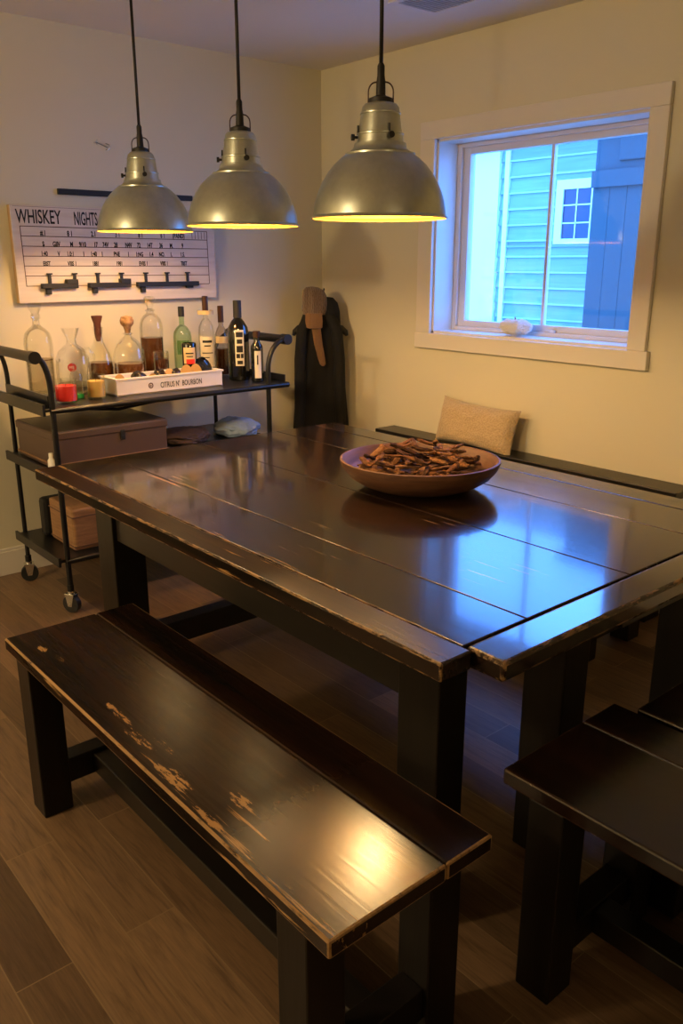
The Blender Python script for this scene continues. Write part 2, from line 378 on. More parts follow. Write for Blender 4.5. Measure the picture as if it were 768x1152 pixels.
# ------------------------------------------------------------------ outside
b = BM(); span(b, -16, 8, YO+.01, 20, -.25, -.05); struct('ground_outside', b, M_ground)
r = thing('neighbor_house', 'pale blue clapboard house with white trim seen through the window', 'house', (-5.6, 7.5, -.05))
def laps(b, x0, x1, y, z0, z1, lap=.16):
    z = z0
    while z < z1:
        zt = min(z+lap, z1)
        vs = [b.verts.new(p) for p in ((x0, y-.030, z), (x1, y-.030, z), (x1, y-.006, zt), (x0, y-.006, zt), (x0, y+.05, z), (x1, y+.05, z), (x1, y+.05, zt), (x0, y+.05, zt))]
        for q in ((0, 1, 2, 3), (5, 4, 7, 6), (4, 5, 1, 0), (3, 2, 6, 7), (4, 0, 3, 7), (1, 5, 6, 2)): b.faces.new([vs[i] for i in q])
        z = zt
b = BM(); laps(b, -.45, 4.0, 0, 0, 2.8); laps(b, -.60, -.45, .01, 0, 2.8); laps(b, -4.0, -.95, .05, 0, 2.8)
span(b, -4.0, 4.0, .06, 3.5, 0, 2.8)
obj('siding', b, M_siding, r)
b = BM(); z = .16  # added strips that paint the bright sky-lit edge of each lap
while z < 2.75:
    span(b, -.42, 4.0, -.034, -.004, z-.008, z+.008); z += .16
obj('lap_highlight', b, M_lap_highlight, r)
b = BM(); span(b, -.48, -.42, -.045, .06, 0, 2.8); span(b, -.98, -.555, -.045, .10, 0, 2.8); obj('corner_board', b, M_housetrim, r)
b = BM(); span(b, -4.3, 4.3, -.25, 3.8, 2.8, 2.9)
vs = [b.verts.new(p) for p in ((-4.3, -.25, 2.9), (4.3, -.25, 2.9), (4.3, 3.8, 2.9), (-4.3, 3.8, 2.9), (-4.3, 1.7, 3.25), (4.3, 1.7, 3.25))]
for q in ((0, 1, 5, 4), (2, 3, 4, 5), (0, 4, 3), (1, 2, 5), (3, 2, 1, 0)): b.faces.new([vs[i] for i in q])
obj('roof', b, M_roof, r)
b = BM(); span(b, -.47, 4, -.042, -.02, 1.695, 1.715); obj('belt_trim', b, M_siding, r)
b = BM(); frame(b, .20, 1.10, 1.72, 2.33, -.055, 0, .085, .085, .05, .09); span(b, .60, .655, -.04, 0, 1.74, 2.3)
wf = obj('house_window', b, M_housetrim, r)
b = BM(); span(b, .27, 1.03, -.036, -.034, 1.75, 2.27); obj('house_window_pane', b, M_outglass, wf)
b = BM()
for x in (.44, .85): span(b, x-.006, x+.006, -.043, -.034, 1.75, 2.27)
for z in (1.92, 2.09): span(b, .28, 1.02, -.043, -.034, z-.006, z+.006)
obj('house_window_muntin', b, M_housetrim, wf)
r = thing('garden_shed', 'dark vertical board shed in front of the neighboring clapboard house', 'shed', (-3.0, 6.0, -.05))
b = BM(); x = -1.01
while x < 1.6:
    span(b, x+.0015, x+.1485, 0, .03, 0, 2.10); x += .15
span(b, -1.01, 1.6, .012, 1.1, 0, 2.52); obj('shed_wall', b, M_shed, r)
b = BM(); span(b, -1.012, 1.62, -.03, .03, 2.10, 2.22); span(b, -.80, 1.5, -.012, .03, 2.28, 2.48, bev=.01); obj('shed_fascia', b, M_shed, r)
b = BM(); span(b, -1.05, 1.66, -.08, 1.2, 2.52, 2.58); obj('shed_roof', b, M_roof, r)

# ------------------------------------------------------------------ table
T = thing('dining_table', 'large dark distressed farmhouse dining table in the middle of the room', 'table', (-2.0, 1.83, 0))
def loc(b, o):   # world -> local of an unrotated root
    bmesh.ops.translate(b, verts=b.verts, vec=-Vector(o.location)); return b
ZT = .75; TX0, TX1 = -3.07, -1.012
b = BM()
for y0, y1 in ((1.092, 1.186), (1.186, 1.396), (1.396, 1.81), (1.81, 2.217), (2.217, 2.445), (2.445, 2.568)):
    e = .0012; xr = TX1 if y0 > 1.1 and y1 < 2.5 else -.985
    bv = .0028 if 1.1 < y0 < 2.4 else .0055
    span(b, TX0, xr, y0+e, y1-e, ZT-.042, ZT, bev=bv, edge_mi=1, seg=3)
for f in b.faces:
    c_ = f.calc_center_median()
    if f.material_index == 1 and 1.10 < c_.y < 2.56 and TX0+.004 < c_.x < -1.2 and abs(c_.y-1.186) > .006 and abs(c_.y-1.396) > .006: f.material_index = 2
    if f.material_index == 1 and c_.x > -1.02 and 1.12 < c_.y < 2.5: f.material_index = 2
    if f.material_index == 1 and 1.10 < c_.y < 1.5 and c_.x < -1.9+.35*math.sin(c_.y*9): f.material_index = 2
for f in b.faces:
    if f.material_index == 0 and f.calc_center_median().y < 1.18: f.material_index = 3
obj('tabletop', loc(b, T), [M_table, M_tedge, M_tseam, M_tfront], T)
b = BM(); span(b, -1.008, -.908, 1.19, 2.44, ZT-.046, ZT, bev=.009, edge_mi=1, seg=3)
obj('breadboard_end', loc(b, T), [M_table_end, M_tedge_end], T)
b = BM(); span(b, -2.6, -1.06, 1.185, 1.21, .565, ZT-.042, bev=.002); obj('apron', loc(b, T), M_rail, T)
b = BM(); span(b, -2.6, -1.06, 2.435, 2.46, .565, ZT-.042, bev=.002); obj('apron', loc(b, T), M_rail, T)
b = BM(); span(b, -2.73, -2.705, 1.29, 2.36, .565, ZT-.042, bev=.002); obj('apron', loc(b, T), M_rail, T)
b = BM(); span(b, -1.0, -.955, 1.70, 2.43, .655, ZT-.046, bev=.002); obj('cleat', loc(b, T), M_rail, T)
for (x0, x1, y0, y1) in ((-2.73, -2.60, 1.17, 1.29), (-1.185, -1.06, 1.175, 1.265), (-1.14, -1.02, 1.575, 1.675), (-1.17, -1.02, 2.29, 2.41), (-2.73, -2.60, 2.36, 2.48)):
    b = BM(); span(b, x0, x1, y0, y1, 0, ZT-.045, bev=.004); obj('leg', loc(b, T), M_leg, T)
b = BM(); span(b, -2.70, -2.63, 1.29, 2.36, .09, .18, bev=.003); obj('stretcher', loc(b, T), M_rail, T)

# ------------------------------------------------------------------ benches
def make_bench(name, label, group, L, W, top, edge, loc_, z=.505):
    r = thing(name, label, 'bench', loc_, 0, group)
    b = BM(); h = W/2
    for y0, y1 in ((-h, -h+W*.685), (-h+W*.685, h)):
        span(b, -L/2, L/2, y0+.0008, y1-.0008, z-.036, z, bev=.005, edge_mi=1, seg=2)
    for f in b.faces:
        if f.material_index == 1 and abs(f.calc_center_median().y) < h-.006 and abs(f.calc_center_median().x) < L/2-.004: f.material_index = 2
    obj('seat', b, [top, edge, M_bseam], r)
    for sx in (-1, 1):
        for sy in (-1, 1):
            cx = sx*(L/2-.105); cy = sy*(h-.048)
            b = BM(); span(b, cx-.042, cx+.042, cy-.042, cy+.042, 0, z-.036, bev=.004); obj('leg', b, M_leg, r)
        b = BM(); span(b, cx-.03, cx+.03, -(h-.09), h-.09, .075, .15, bev=.003); obj('stretcher', b, M_leg, r)
        b = BM(); span(b, cx-.035, cx+.035, -(h-.09), h-.09, z-.09, z-.036, bev=.003); obj('cross_rail', b, M_leg, r)
    b = BM(); span(b, -(L/2-.135), L/2-.135, -.03, .03, .08, .14, bev=.003); obj('long_stretcher', b, M_rail, r)
    return r
G = 'wooden benches around the dining table'
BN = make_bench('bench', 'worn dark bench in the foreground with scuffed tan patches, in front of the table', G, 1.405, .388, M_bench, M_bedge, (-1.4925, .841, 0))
BE = make_bench('bench', 'black bench pushed under the right end of the table, nearer the camera', G, 1.41, .41, M_bench_b, M_bedge_b, (-.205, 1.415, 0))
BE2 = dup(BE, (-.155, 1.84, 0), None, 'black bench at the table right end, directly behind the nearer end bench')
BF = dup(BE, (-2.25, 2.80, 0), None, 'black bench tucked under the far long side of table, below the window')
# low narrow bench against the window wall
WB = thing('wall_bench', 'long narrow black bench standing against the wall below the window', 'bench', (-2.47, 3.2, 0))
b = BM(); span(b, -3.38, -1.585, 3.128, 3.275, .568, .603, bev=.004, edge_mi=0); obj('bench_top', loc(b, WB), M_rail, WB)
for x in (-3.3, -1.70):
    b = BM(); span(b, x-.035, x+.035, 3.14, 3.26, 0, .568, bev=.004); obj('leg', loc(b, WB), M_leg, WB)
b = BM(); span(b, -3.26, -1.74, 3.18, 3.21, .45, .52, bev=.002); obj('rail', loc(b, WB), M_rail, WB)

# pillow
def pillow_mesh(w, h, t, n=28):
    b = BM(); G_ = {}
    for s in (1, -1):
        for i in range(n+1):
            for j in range(n+1):
                u = i/n*2-1; v_ = j/n*2-1
                rim = (i in (0, n) or j in (0, n))
                if s == -1 and rim: G_[(s, i, j)] = G_[(1, i, j)]; continue
                pin = 1-.07*(1-abs(v_)**2)*abs(u)**3; pin2 = 1-.13*(1-abs(u)**2)*abs(v_)**3
                z = s*t/2*((1-u**4)*(1-v_**4))**.5
                G_[(s, i, j)] = b.verts.new((u*w/2*pin, z+.004*noise.noise(Vector((u*4, v_*4, s))), v_*h/2*pin2))
        for i in range(n):
            for j in range(n):
                f = b.faces.new((G_[(s, i, j)], G_[(s, i+1, j)], G_[(s, i+1, j+1)], G_[(s, i, j+1)])); f.smooth = True
    return b
o = obj('pillow', pillow_mesh(.50, .235, .12), M_pillow)
o.location = (-2.70, 3.19, .708); o.rotation_euler = (math.radians(-14), math.radians(2), 0)
tag(o, 'beige woven lumbar pillow leaning against the wall behind the table', 'pillow')

# ------------------------------------------------------------------ bowl + bark
BC = Vector((-1.948, 2.014, ZT+.001)); BR = .277
b = BM()
prof = [(0, 0), (.13, 0), (.17, .006), (.21, .022), (.243, .044), (.265, .070), (BR-.002, .094), (BR-.002, .101), (BR-.008, .103), (BR-.014, .099), (.25, .072), (.225, .048), (.19, .030), (.14, .020), (0, .016)]
add_lathe(b, prof, n=72); bw = obj('bowl', b, M_bowl); bw.location = BC; bw.rotation_euler = (0, 0, math.radians(44)); bw.scale = (1, .94, 1)
tag(bw, 'wide shallow wooden bowl of bark pieces on the dining table', 'bowl')
def bark_mesh(seed):
    R_ = random.Random(seed); b = BM(); L = R_.uniform(.065, .115); W = R_.uniform(.016, .030); H = R_.uniform(.008, .014)
    n = 8; rings = []; cv = R_.uniform(-.012, .012); ph = R_.random()*9
    for i in range(n+1):
        t = i/n*2-1; k = (1-abs(t)**5*.45)
        w = W*k*(1+.25*noise.noise(Vector((t*2, ph, 0)))); h = H*k*(1+.3*noise.noise(Vector((t*2, ph, 5))))
        ring = []
        for a, (cx, cz) in enumerate(((-1, -.6), (-.2, -1), (1, -.7), (1.05, .3), (.3, 1), (-.6, .9), (-1.05, .2))):
            j = Vector((0, noise.noise(Vector((t*3, a, ph)))*.004, noise.noise(Vector((t*3, a+7, ph)))*.004))
            ring.append(b.verts.new(Vector((t*L/2+.004*noise.noise(Vector((a, ph, 3))), cx*w/2+cv*(t*t), cz*h/2)) + j))
        rings.append(ring)
    for A, B in zip(rings, rings[1:]):
        for k in range(7): b.faces.new((A[k], A[(k+1) % 7], B[(k+1) % 7], B[k]))
    b.faces.new(rings[0]); b.faces.new(rings[-1])
    return b
protos = []
for i in range(9):
    bm_ = bark_mesh(i+3); bmesh.ops.recalc_face_normals(bm_, faces=bm_.faces)
    me = bpy.data.meshes.new('bark_piece'); bm_.to_mesh(me); bm_.free(); me.materials.append(M_bark[i % 3]); protos.append(me)
RB = random.Random(21); placed = []
def bowl_floor(r):
    pr_ = ((0, .016), (.14, .020), (.19, .030), (.225, .048), (.25, .072), (.27, .10))
    for (a, za), (c, zc) in zip(pr_, pr_[1:]):
        if r <= c: return za+(zc-za)*(r-a)/(c-a)
    return .1
cnt = 0
for layer, (rm, nn) in enumerate(((.195, 32), (.205, 34), (.200, 30), (.175, 18))):
    for k in range(nn):
        for tries in range(30):
            rr = rm*math.sqrt(RB.random()); a = RB.random()*2*PI
            p = Vector((rr*math.cos(a), rr*math.sin(a)*.94))
            if all((p-q).length > .026 for q, l in placed if l == layer): break
        placed.append((p, layer))
        z = max(bowl_floor(rr)+.020, .050+layer*.024)+RB.uniform(0, .004)
        o = bpy.data.objects.new('bark_piece', protos[RB.randrange(9)]); col.objects.link(o)
        o.location = BC+Vector((p.x*math.cos(.77)-p.y*math.sin(.77), p.x*math.sin(.77)+p.y*math.cos(.77), z))
        tl = .16 if layer < 2 else .38
        o.rotation_euler = (RB.uniform(-.5, .5), RB.uniform(-tl, tl), RB.uniform(0, 2*PI))
        s_ = RB.uniform(.82, 1.1); o.scale = (s_, s_, s_)
        tag(o, 'rough brown piece of bark among those heaped in the wooden bowl', 'bark', 'bark pieces in the wooden bowl')

# ------------------------------------------------------------------ pendant lamps
def make_lamp(label, x, y, zr):
    r = thing('pendant_lamp', label, 'lamp', (x, y, zr), 0, 'galvanised pendant lamps over the table')
    outer = [(.203, 0), (.205, .003), (.199, .008), (.197, .022), (.193, .04), (.185, .062), (.173, .085), (.157, .107), (.138, .127), (.116, .144), (.103, .151), (.103, .155), (.094, .158), (.087, .164), (.080, .172), (.077, .180),
             (.076, .190), (.069, .192), (.067, .218), (.069, .220), (.069, .224), (.064, .227), (.061, .255), (.057, .288), (.059, .290), (.059, .294), (.056, .297), (.054, .312), (.046, .324), (.032, .329), (.028, .329)]
    outer = [(q, z*1.17 if z <= .155 else .181+(z-.155)*.787) for q, z in outer]
    b = BM(); add_lathe(b, outer, n=64)
    inner = [(max(.012, q-.0035), z-.003 if z > .01 else z+.0005) for q, z in outer]
    nb = len(b.faces)
    add_lathe(b, inner, n=64, mi=1)
    # rolled rim joining both skins
    add_lathe(b, [(.203, 0), (.1995, .0005)], n=64)
    obj('lamp_shade', b, [M_shade, M_shade_in], r)
    b = BM(); add_lathe(b, [(0, .322), (.033, .322), (.034, .330), (.034, .340), (.024, .344), (.014, .348), (.013, .385), (.0105, .40), (.0105, .425), (.007, .432), (0, .432)], n=24); obj('socket_cap', b, M_cord, r).location = (0, 0, -.011)
    b = BM()
    for s in (1, -1):
        pts = [(s*.036, 0, .325)] + [(s*.036, 0, .325+.032*k/3) for k in range(1, 4)] + [(s*(.036-.022*(1-math.cos(k/6*PI/2))), 0, .357+.026*math.sin(k/6*PI/2)) for k in range(1, 7)] + [(s*.010, 0, .384)]
        add_tube(b, pts, .0022, 8)
    o = obj('hanging_loop', b, M_foil, r); o.location = (0, 0, -.011); o.rotation_euler = (0, 0, .8)
    for a in (-2.1, -.35, 2.1):
        b = BM(); c, s = math.cos(a), math.sin(a)
        add_tube(b, [(c*.062, s*.062, .208), (c*.080, s*.080, .208)], .004, 8); add_tube(b, [(c*.077, s*.077, .208), (c*.086, s*.086, .208)], .009, 12)
        add_tube(b, [(c*.067, s*.067, .215), (c*.066, s*.066, .24)], .003, 8)
        obj('thumb_screw', b, M_cord, r).location = (0, 0, .016)
    b = BM(); add_lathe(b, [(0, .085), (.020, .09), (.033, .112), (.035, .13), (.026, .16), (.018, .18), (.018, .21), (0, .21)], n=24); obj('bulb', b, M_bulb, r)
    b = BM(); add_lathe(b, [(.019, .185), (.024, .19), (.024, .28), (.024, .312), (0, .312)], n=20); obj('socket', b, M_cord, r)
    b = BM(); add_tube(b, [(0, 0, .42), (0, 0, HC-zr)], .0058, 10); obj('cord', b, M_cord, r)
    b = BM(); add_lathe(b, [(0, HC-zr-.006), (.012, HC-zr-.006), (.014, HC-zr-.003), (.014, HC-zr), (0, HC-zr)], n=32); obj('cord_grommet', b, M_blackmatte, r)
    ld = bpy.data.lights.new('bulb_light', 'POINT'); ld.energy = 18; ld.color = (1, .67, .30); ld.shadow_soft_size = .03
    lo = bpy.data.objects.new('bulb_light', ld); col.objects.link(lo); lo.location = (0, 0, .06); lo.parent = r
    return r
make_lamp('galvanised pendant lamp on the left, farthest from the window, beside the wall sign', -3.41, 1.80, 1.622)
make_lamp('middle galvanised pendant lamp, between the two others over the table', -2.665, 1.80, 1.622)
make_lamp('galvanised pendant lamp on the right, nearest the window and largest in view', -1.938, 1.80, 1.622)

# ------------------------------------------------------------------ wall sign
BX = XW; Y0, Y1, Z0, Z1 = 1.446, 2.522, 1.312, 1.748
SG = thing('wall_sign', 'whitewashed wooden sign with hand lettering WHISKEY NIGHTS on the left wall', 'sign', (XW, (Y0+Y1)/2, (Z0+Z1)/2))
b = BM(); span(b, XW+.001, XW+.036, Y0, Y1, Z0, Z1, bev=.002, mi=0)
for f in b.faces:
    if f.calc_center_median().x < XW+.033: f.material_index = 1
obj('sign_panel', loc(b, SG), [M_board, M_boardedge], SG)
SX = XW+.036
b = BM()
def ln(b, ya, za, yb, zb, w=.0034, x=SX):
    d_ = Vector((0, yb-ya, zb-za)); L = d_.length; a = math.atan2(d_.z, d_.y)
    add_box(b, (x+.0004, (ya+yb)/2, (za+zb)/2), (.0008, L, w), rot=Matrix.Rotation(a, 4, 'X'))
for z in (1.656, 1.613, 1.568, 1.524, 1.480, 1.435, 1.389): ln(b, 1.485, z, 2.478, z-.004)
ln(b, 1.484, 1.657, 1.487, 1.388); ln(b, 2.476, 1.652, 2.480, 1.385)
ln(b, 1.46, 1.742, 2.51, 1.738, .0012)
for k in range(5): ln(b, 2.385+k*.019, 1.648, 2.386+k*.019, 1.613, .0025)
obj('ruled_line', loc(b, SG), M_line, SG)
def text_mesh(name, s, size, M_, mat_, parent, sx=1, ext=.0003, bold=0, weld=None):
    cu = bpy.data.curves.new(name, 'FONT'); cu.body = s; cu.size = size; cu.extrude = ext; cu.offset = bold; cu.resolution_u = 3
    to = bpy.data.objects.new('tmp', cu); col.objects.link(to)
    dg = bpy.context.evaluated_depsgraph_get(); me = bpy.data.meshes.new_from_object(to.evaluated_get(dg))
    bpy.data.objects.remove(to); bpy.data.curves.remove(cu)
    me.transform(Matrix.Diagonal((sx, 1, 1, 1))); me.transform(M_)
    me.materials.clear(); me.materials.append(mat_)
    if parent: me.transform(Matrix.Translation(-parent.matrix_basis.translation)) 
    o = bpy.data.objects.new(name, me); col.objects.link(o)
    if parent: o.parent = parent
    return o
# text basis: reads along +Y, faces +X
def TB(x, y, z, tilt=0): return Matrix.Translation((x, y, z)) @ Matrix.Rotation(tilt, 4, 'X') @ Matrix(((0, 0, 1, 0), (1, 0, 0, 0), (0, 1, 0, 0), (0, 0, 0, 1)))
text_mesh('lettering', 'WHISKEY', .086, TB(SX+.0006, 1.470, 1.670), M_ink, SG, sx=.58, bold=.0011)
text_mesh('lettering', 'NIGHTS', .084, TB(SX+.0006, 1.745, 1.668), M_ink, SG, sx=.40, bold=.0011)
rows = [(1.616, .034, [(1.575, '#.1'), (1.705, '8 1'), (1.825, '2.1'), (1.950, '3 1'), (2.075, '8 1'), (2.200, '6 1'), (2.270, '(PAND)')]),
        (1.568, .032, [(1.580, '$'), (1.630, 'GIIV'), (1.715, 'M'), (1.760, '9/10'), (1.835, '17'), (1.880, '74V'), (1.940, '28'), (2.0, 'N4V'), (2.065, '72'), (2.12, '14T'), (2.19, '36'), (2.25, 'M.'), (2.32, '9')]),
        (1.525, .030, [(1.570, '1:40'), (1.650, 'V'), (1.695, '1.0:1'), (1.775, '1'), (1.815, '1:40'), (1.870, '1'), (1.935, 'PNE'), (2.01, '1'), (2.055, '1:NG'), (2.13, '1.4'), (2.185, 'NO.'), (2.25, '1.'), (2.31, '1.5.')]),
        (1.481, .028, [(1.575, 'EIIST'), (1.695, 'VIIIS 1'), (1.820, '1881'), (1.945, '1981'), (2.070, 'EVIIS 1'), (2.190, 'VIIIS 1'), (2.310, 'TIIST')])]
for z, s_, items in rows:
    for y, t_ in items: text_mesh('lettering', t_, s_, TB(SX+.0008, y, z), M_ink, SG, sx=.62, bold=.0009)
# three black racks standing on the sign
def rack(y0, y1, pegs, label, notch):
    r = thing('peg_rack', label, 'rack', (SX, (y0+y1)/2, 1.39), 0, 'black peg racks on the wall sign')
    b = BM(); span(b, SX+.0005, SX+.03, y0, y1, 1.377, 1.400, bev=.002); span(b, SX+.0005, SX+.02, y0+.02, y0+.045, 1.350, 1.378, bev=.002)
    if notch: span(b, SX+.0005, SX+.032, y1-.055, y1, 1.395, 1.418, bev=.002)
    else: span(b, SX+.0005, SX+.02, y1-.07, y1-.03, 1.366, 1.378, bev=.002)
    obj('rack_bar', loc(b, r), M_blackmatte, r)
    for p in pegs:
        b = BM(); span(b, SX+.002, SX+.010, p-.007, p+.007, 1.40, 1.444, bev=.001); span(b, SX+.002, SX+.014, p-.013, p+.013, 1.440, 1.447, bev=.001)
        obj('peg', loc(b, r), M_blackmatte, r)
rack(1.553, 1.728, (1.598, 1.722), 'black peg rack on the wall sign, leftmost of three', True)
rack(1.785, 2.005, (1.84, 1.966), 'black peg rack on the wall sign, between the two others', True)
rack(2.045, 2.399, (2.10, 2.222, 2.343), 'black peg rack on the wall sign, longest one, at its right', False)
o = text_mesh('rail', '', .01, Matrix(), M_ink, None); bpy.data.objects.remove(o)
b = BM(); span(b, XW+.001, XW+.018, 1.689, 2.412, 1.803, 1.829, bev=.002); tag(obj('wall_rail', b, M_blackmatte), 'slim black rail fixed on the left wall just above the sign', 'rail')
# small wall hook
b = BM()
add_tube(b, [(XW, 1.895, 2.045), (XW+.018, 1.90, 2.043)], .004, 8)
add_tube(b, [(XW+.018, 1.895, 2.046), (XW+.018, 1.955, 2.026)], .003, 8)
add_tube(b, [(XW+.018, 1.945, 2.043), (XW+.018, 1.962, 2.040), (XW+.018, 1.968, 2.026), (XW+.018, 1.955, 2.014), (XW+.018, 1.945, 2.016)], .003, 8)
add_tube(b, [(XW+.018, 1.905, 2.056), (XW+.018, 1.892, 2.046), (XW+.018, 1.902, 2.036)], .003, 8)
tag(obj('wall_hook', b, M_chrome), 'small metal arrow-shaped hook on the bare wall above the sign', 'hook')

# ------------------------------------------------------------------ bar cart
CX0, CX1 = -3.90, -3.385; CY0, CY1 = 1.268, 2.535
LY0, LY1 = 1.308, 2.408
C = thing('bar_cart', 'black metal three-tier bar cart on casters against the left wall', 'cart', (-3.64, 1.85, 0))
def cpart(n, b, m): return obj(n, loc(b, C), m, C)
# shelves
for z, nm in ((.915, 'top_shelf'), (.645, 'middle_shelf'), (.250, 'bottom_shelf')):
    b = BM(); span(b, CX0, CX1, CY0, CY1 if z > .9 else LY1+.03, z-.014, z, bev=.003)
    zz = z-.012
    ye = CY1-.006 if z > .9 else LY1+.024
    add_tube(b, [(CX1, CY0+.03, zz), (CX1, ye, zz)], .013, 12); add_tube(b, [(CX0, CY0+.03, zz), (CX0, ye, zz)], .011, 12)
    h = .055 if z > .9 else .03
    span(b, CX0, CX1+.005, CY0-.004, CY0+.008, z-.03, z+(.020 if z > .9 else .012), bev=.002)
    if z > .9: span(b, CX0, CX1-.02, CY0+.03, CY0+.04, z, z+.05, bev=.002); span(b, CX0, CX1-.03, CY1-.010, CY1, z, z+.035, bev=.002)
    cpart(nm, b, M_black)
# uprights curving out to the handles
for x in (CX0+.01, CX1-.002):
    for y, s in ((LY0, -1), (LY1, 1)):
        hy = 1.258 if s < 0 else 2.515
        pts = [(x, y, .12), (x, y, .6), (x, y, .93)]
        for k in range(0, 9):
            a = k/8*PI/2
            pts.append((x, y+(hy-y)*(1-math.cos(a)), .985+(1.128-.985)*math.sin(a)))
        pts = pts[:3]+[(x, y, .985)]+pts[4:]
        b = BM(); add_tube(b, pts, .0105 if x < -3.6 else .0125, 12); cpart('upright', b, M_black)
for hy in (1.25, 2.522):
    b = BM(); add_tube(b, [(CX0-.012, hy, 1.128), (CX0+.03, hy, 1.128), (CX0+.031, hy, 1.128)], .026, 20); add_tube(b, [(CX1-.03, hy, 1.128), (CX1+.016, hy, 1.128)], .026, 20)
    add_tube(b, [(CX0+.02, hy, 1.128), (CX1-.02, hy, 1.128)], .021, 20, mi=1)
    cpart('handle', b, [M_black, M_grip if hy < 2 else M_black])
b = BM()
ym = (LY0+LY1)/2
add_tube(b, [(CX1-.03, LY0+.1, .90), (CX1-.10, LY0+.34, .862), (CX1-.03, LY0+.58, .90)], .007, 8)
cpart('brace', b, M_black)
for x in (CX0+.01, CX1-.002):
    for y in (LY0, LY1):
        a = .5 if x > -3.6 else 1.25
        r_ = Matrix.Translation((x-C.location.x, y-C.location.y, 0)) @ Matrix.Rotation(a, 4, 'Z')
        b = BM(); add_tube(b, [(0, -.013, .040), (0, .013, .040)], .040, 24)
        add_tube(b, [(0, -.014, .040), (0, .014, .040)], .012, 16)
        b.transform(r_); w_ = obj('wheel', b, M_rubber, C)
        b = BM()
        for s in (-1, 1):
            vs = []
            for (px_, pz_) in ((-.020, .085), (.024, .085), (.010, .030), (-.010, .030)):
                for dy in (.014, .018): vs.append(b.verts.new((px_, s*dy, pz_)))
            for q in ((0, 2, 4, 6), (7, 5, 3, 1), (0, 1, 3, 2), (2, 3, 5, 4), (4, 5, 7, 6), (6, 7, 1, 0)): b.faces.new([vs[i] for i in q])
        add_box(b, (0, 0, .087), (.048, .040, .006), bev=.002); add_lathe(b, [(0, .09), (.016, .09), (.016, .10), (.010, .104), (0, .104)], n=20)
        add_tube(b, [(0, -.020, .040), (0, .020, .040)], .004, 10)
        b.transform(r_); obj('caster_fork', b, M_chrome, w_)
        b = BM(); add_tube(b, [(0, 0, .102), (0, 0, .13)], .015, 12); b.transform(r_); obj('caster_stem', b, M_black, w_)

# ------------------------------------------------------------------ bottles & glasses
ZS = .916
def glass_thing(name, label, cat, x, y, parts, z=ZS, group='bottles and decanters on the bar cart', rz=0):
    r = thing(name, label, cat, (x, y, z), rz, group)
    for pn, prof, m, n in parts:
        b = BM(); add_lathe(b, prof, n=n); o = obj(pn, b, m, r)
        if isinstance(prof, list) and n <= 8:
            for f in o.data.polygons: f.use_smooth = False
    return r
def label_patch(r, name, rad, z0, z1, a0, a1, m, lines=()):
    b = BM(); n = 14
    A = [[b.verts.new((rad*math.cos(a0+(a1-a0)*i/n), rad*math.sin(a0+(a1-a0)*i/n), z)) for i in range(n+1)] for z in (z0, z1)]
    A2 = [[b.verts.new(((rad-.0008)*math.cos(a0+(a1-a0)*i/n), (rad-.0008)*math.sin(a0+(a1-a0)*i/n), z)) for i in range(n+1)] for z in (z0, z1)]
    for i in range(n):
        for Q in ((A[0][i], A[0][i+1], A[1][i+1], A[1][i]), (A2[0][i+1], A2[0][i], A2[1][i], A2[1][i+1]), (A[1][i], A[1][i+1], A2[1][i+1], A2[1][i]), (A[0][i+1], A[0][i], A2[0][i], A2[0][i+1])):
            b.faces.new(Q)
    o = obj(name, b, m, r)
    for (u0, u1, za, zb) in lines:
        b = BM()
        aa, ab = a0+(a1-a0)*u0, a0+(a1-a0)*u1; R2 = rad+.0006; k = 6
        L0 = [b.verts.new((R2*math.cos(aa+(ab-aa)*i/k), R2*math.sin(aa+(ab-aa)*i/k), z0+(z1-z0)*za)) for i in range(k+1)]
        L1 = [b.verts.new((R2*math.cos(aa+(ab-aa)*i/k), R2*math.sin(aa+(ab-aa)*i/k), z0+(z1-z0)*zb)) for i in range(k+1)]
        for i in range(k): b.faces.new((L0[i], L0[i+1], L1[i+1], L1[i]))
        obj('label_print', b, M_ink, o)
    return o
VA = -.47   # direction the labels face, toward the table
# 1 tall cut decanter
p = .063
glass_thing('decanter', 'tall faceted glass decanter at the far left end of the cart top', 'decanter', -3.80, 1.432, [
    ('body', [(0, 0), (p, 0), (p, .230), (p*.97, .252), (p*.85, .275), (p*.6, .293), (.024, .303), (.016, .312), (.015, .335), (.022, .34), (.022, .345)], M_glass, 28),
    ('spirit', [(0, .008), (p-.006, .008), (p-.006, .155), (0, .155)], M_amber, 28),
    ('spirit_surface', [(0, .155), (p-.005, .155), (p-.005, .159), (0, .159)], M_whisky, 28),
    ('stopper', [(0, .325), (.012, .33), (.017, .347), (.024, .352), (.016, .36), (.030, .385), (.032, .402), (.022, .408), (0, .408)], M_glass, 8)])
# 2 round jug with flared neck
j = glass_thing('glass_jug', 'round clear glass decanter with flared mouth and red round sticker', 'decanter', -3.70, 1.545, [
    ('body', [(0, 0), (.06, 0), (.074, .02), (.077, .07), (.077, .13), (.073, .165), (.060, .195), (.040, .215), (.024, .226), (.020, .248), (.034, .28), (.041, .298)], M_glass, 32),
    ('spirit', [(0, .006), (.058, .006), (.070, .022), (.072, .05), (0, .05)], M_amber, 32)])
b = BM(); add_tube(b, [(.02, .03, .20), (.02, .07, .205), (.02, .095, .17), (.02, .09, .10), (.02, .075, .08)], .006, 8); obj('handle', b, M_glass, j)
b = BM(); add_tube(b, [(.0785, 0, 0), (.0795, 0, 0)], .019, 24); o = obj('sticker', b, M_sticker, j); o.location = (0, 0, .13); o.rotation_euler = (0, 0, VA)
o2 = text_mesh('sticker_print', 'ME', .018, Matrix.Rotation(PI/2, 4, 'Z') @ Matrix.Rotation(PI/2, 4, 'X'), M_white, None); o2.parent = o; o2.location = (.081, -.013, -.006)
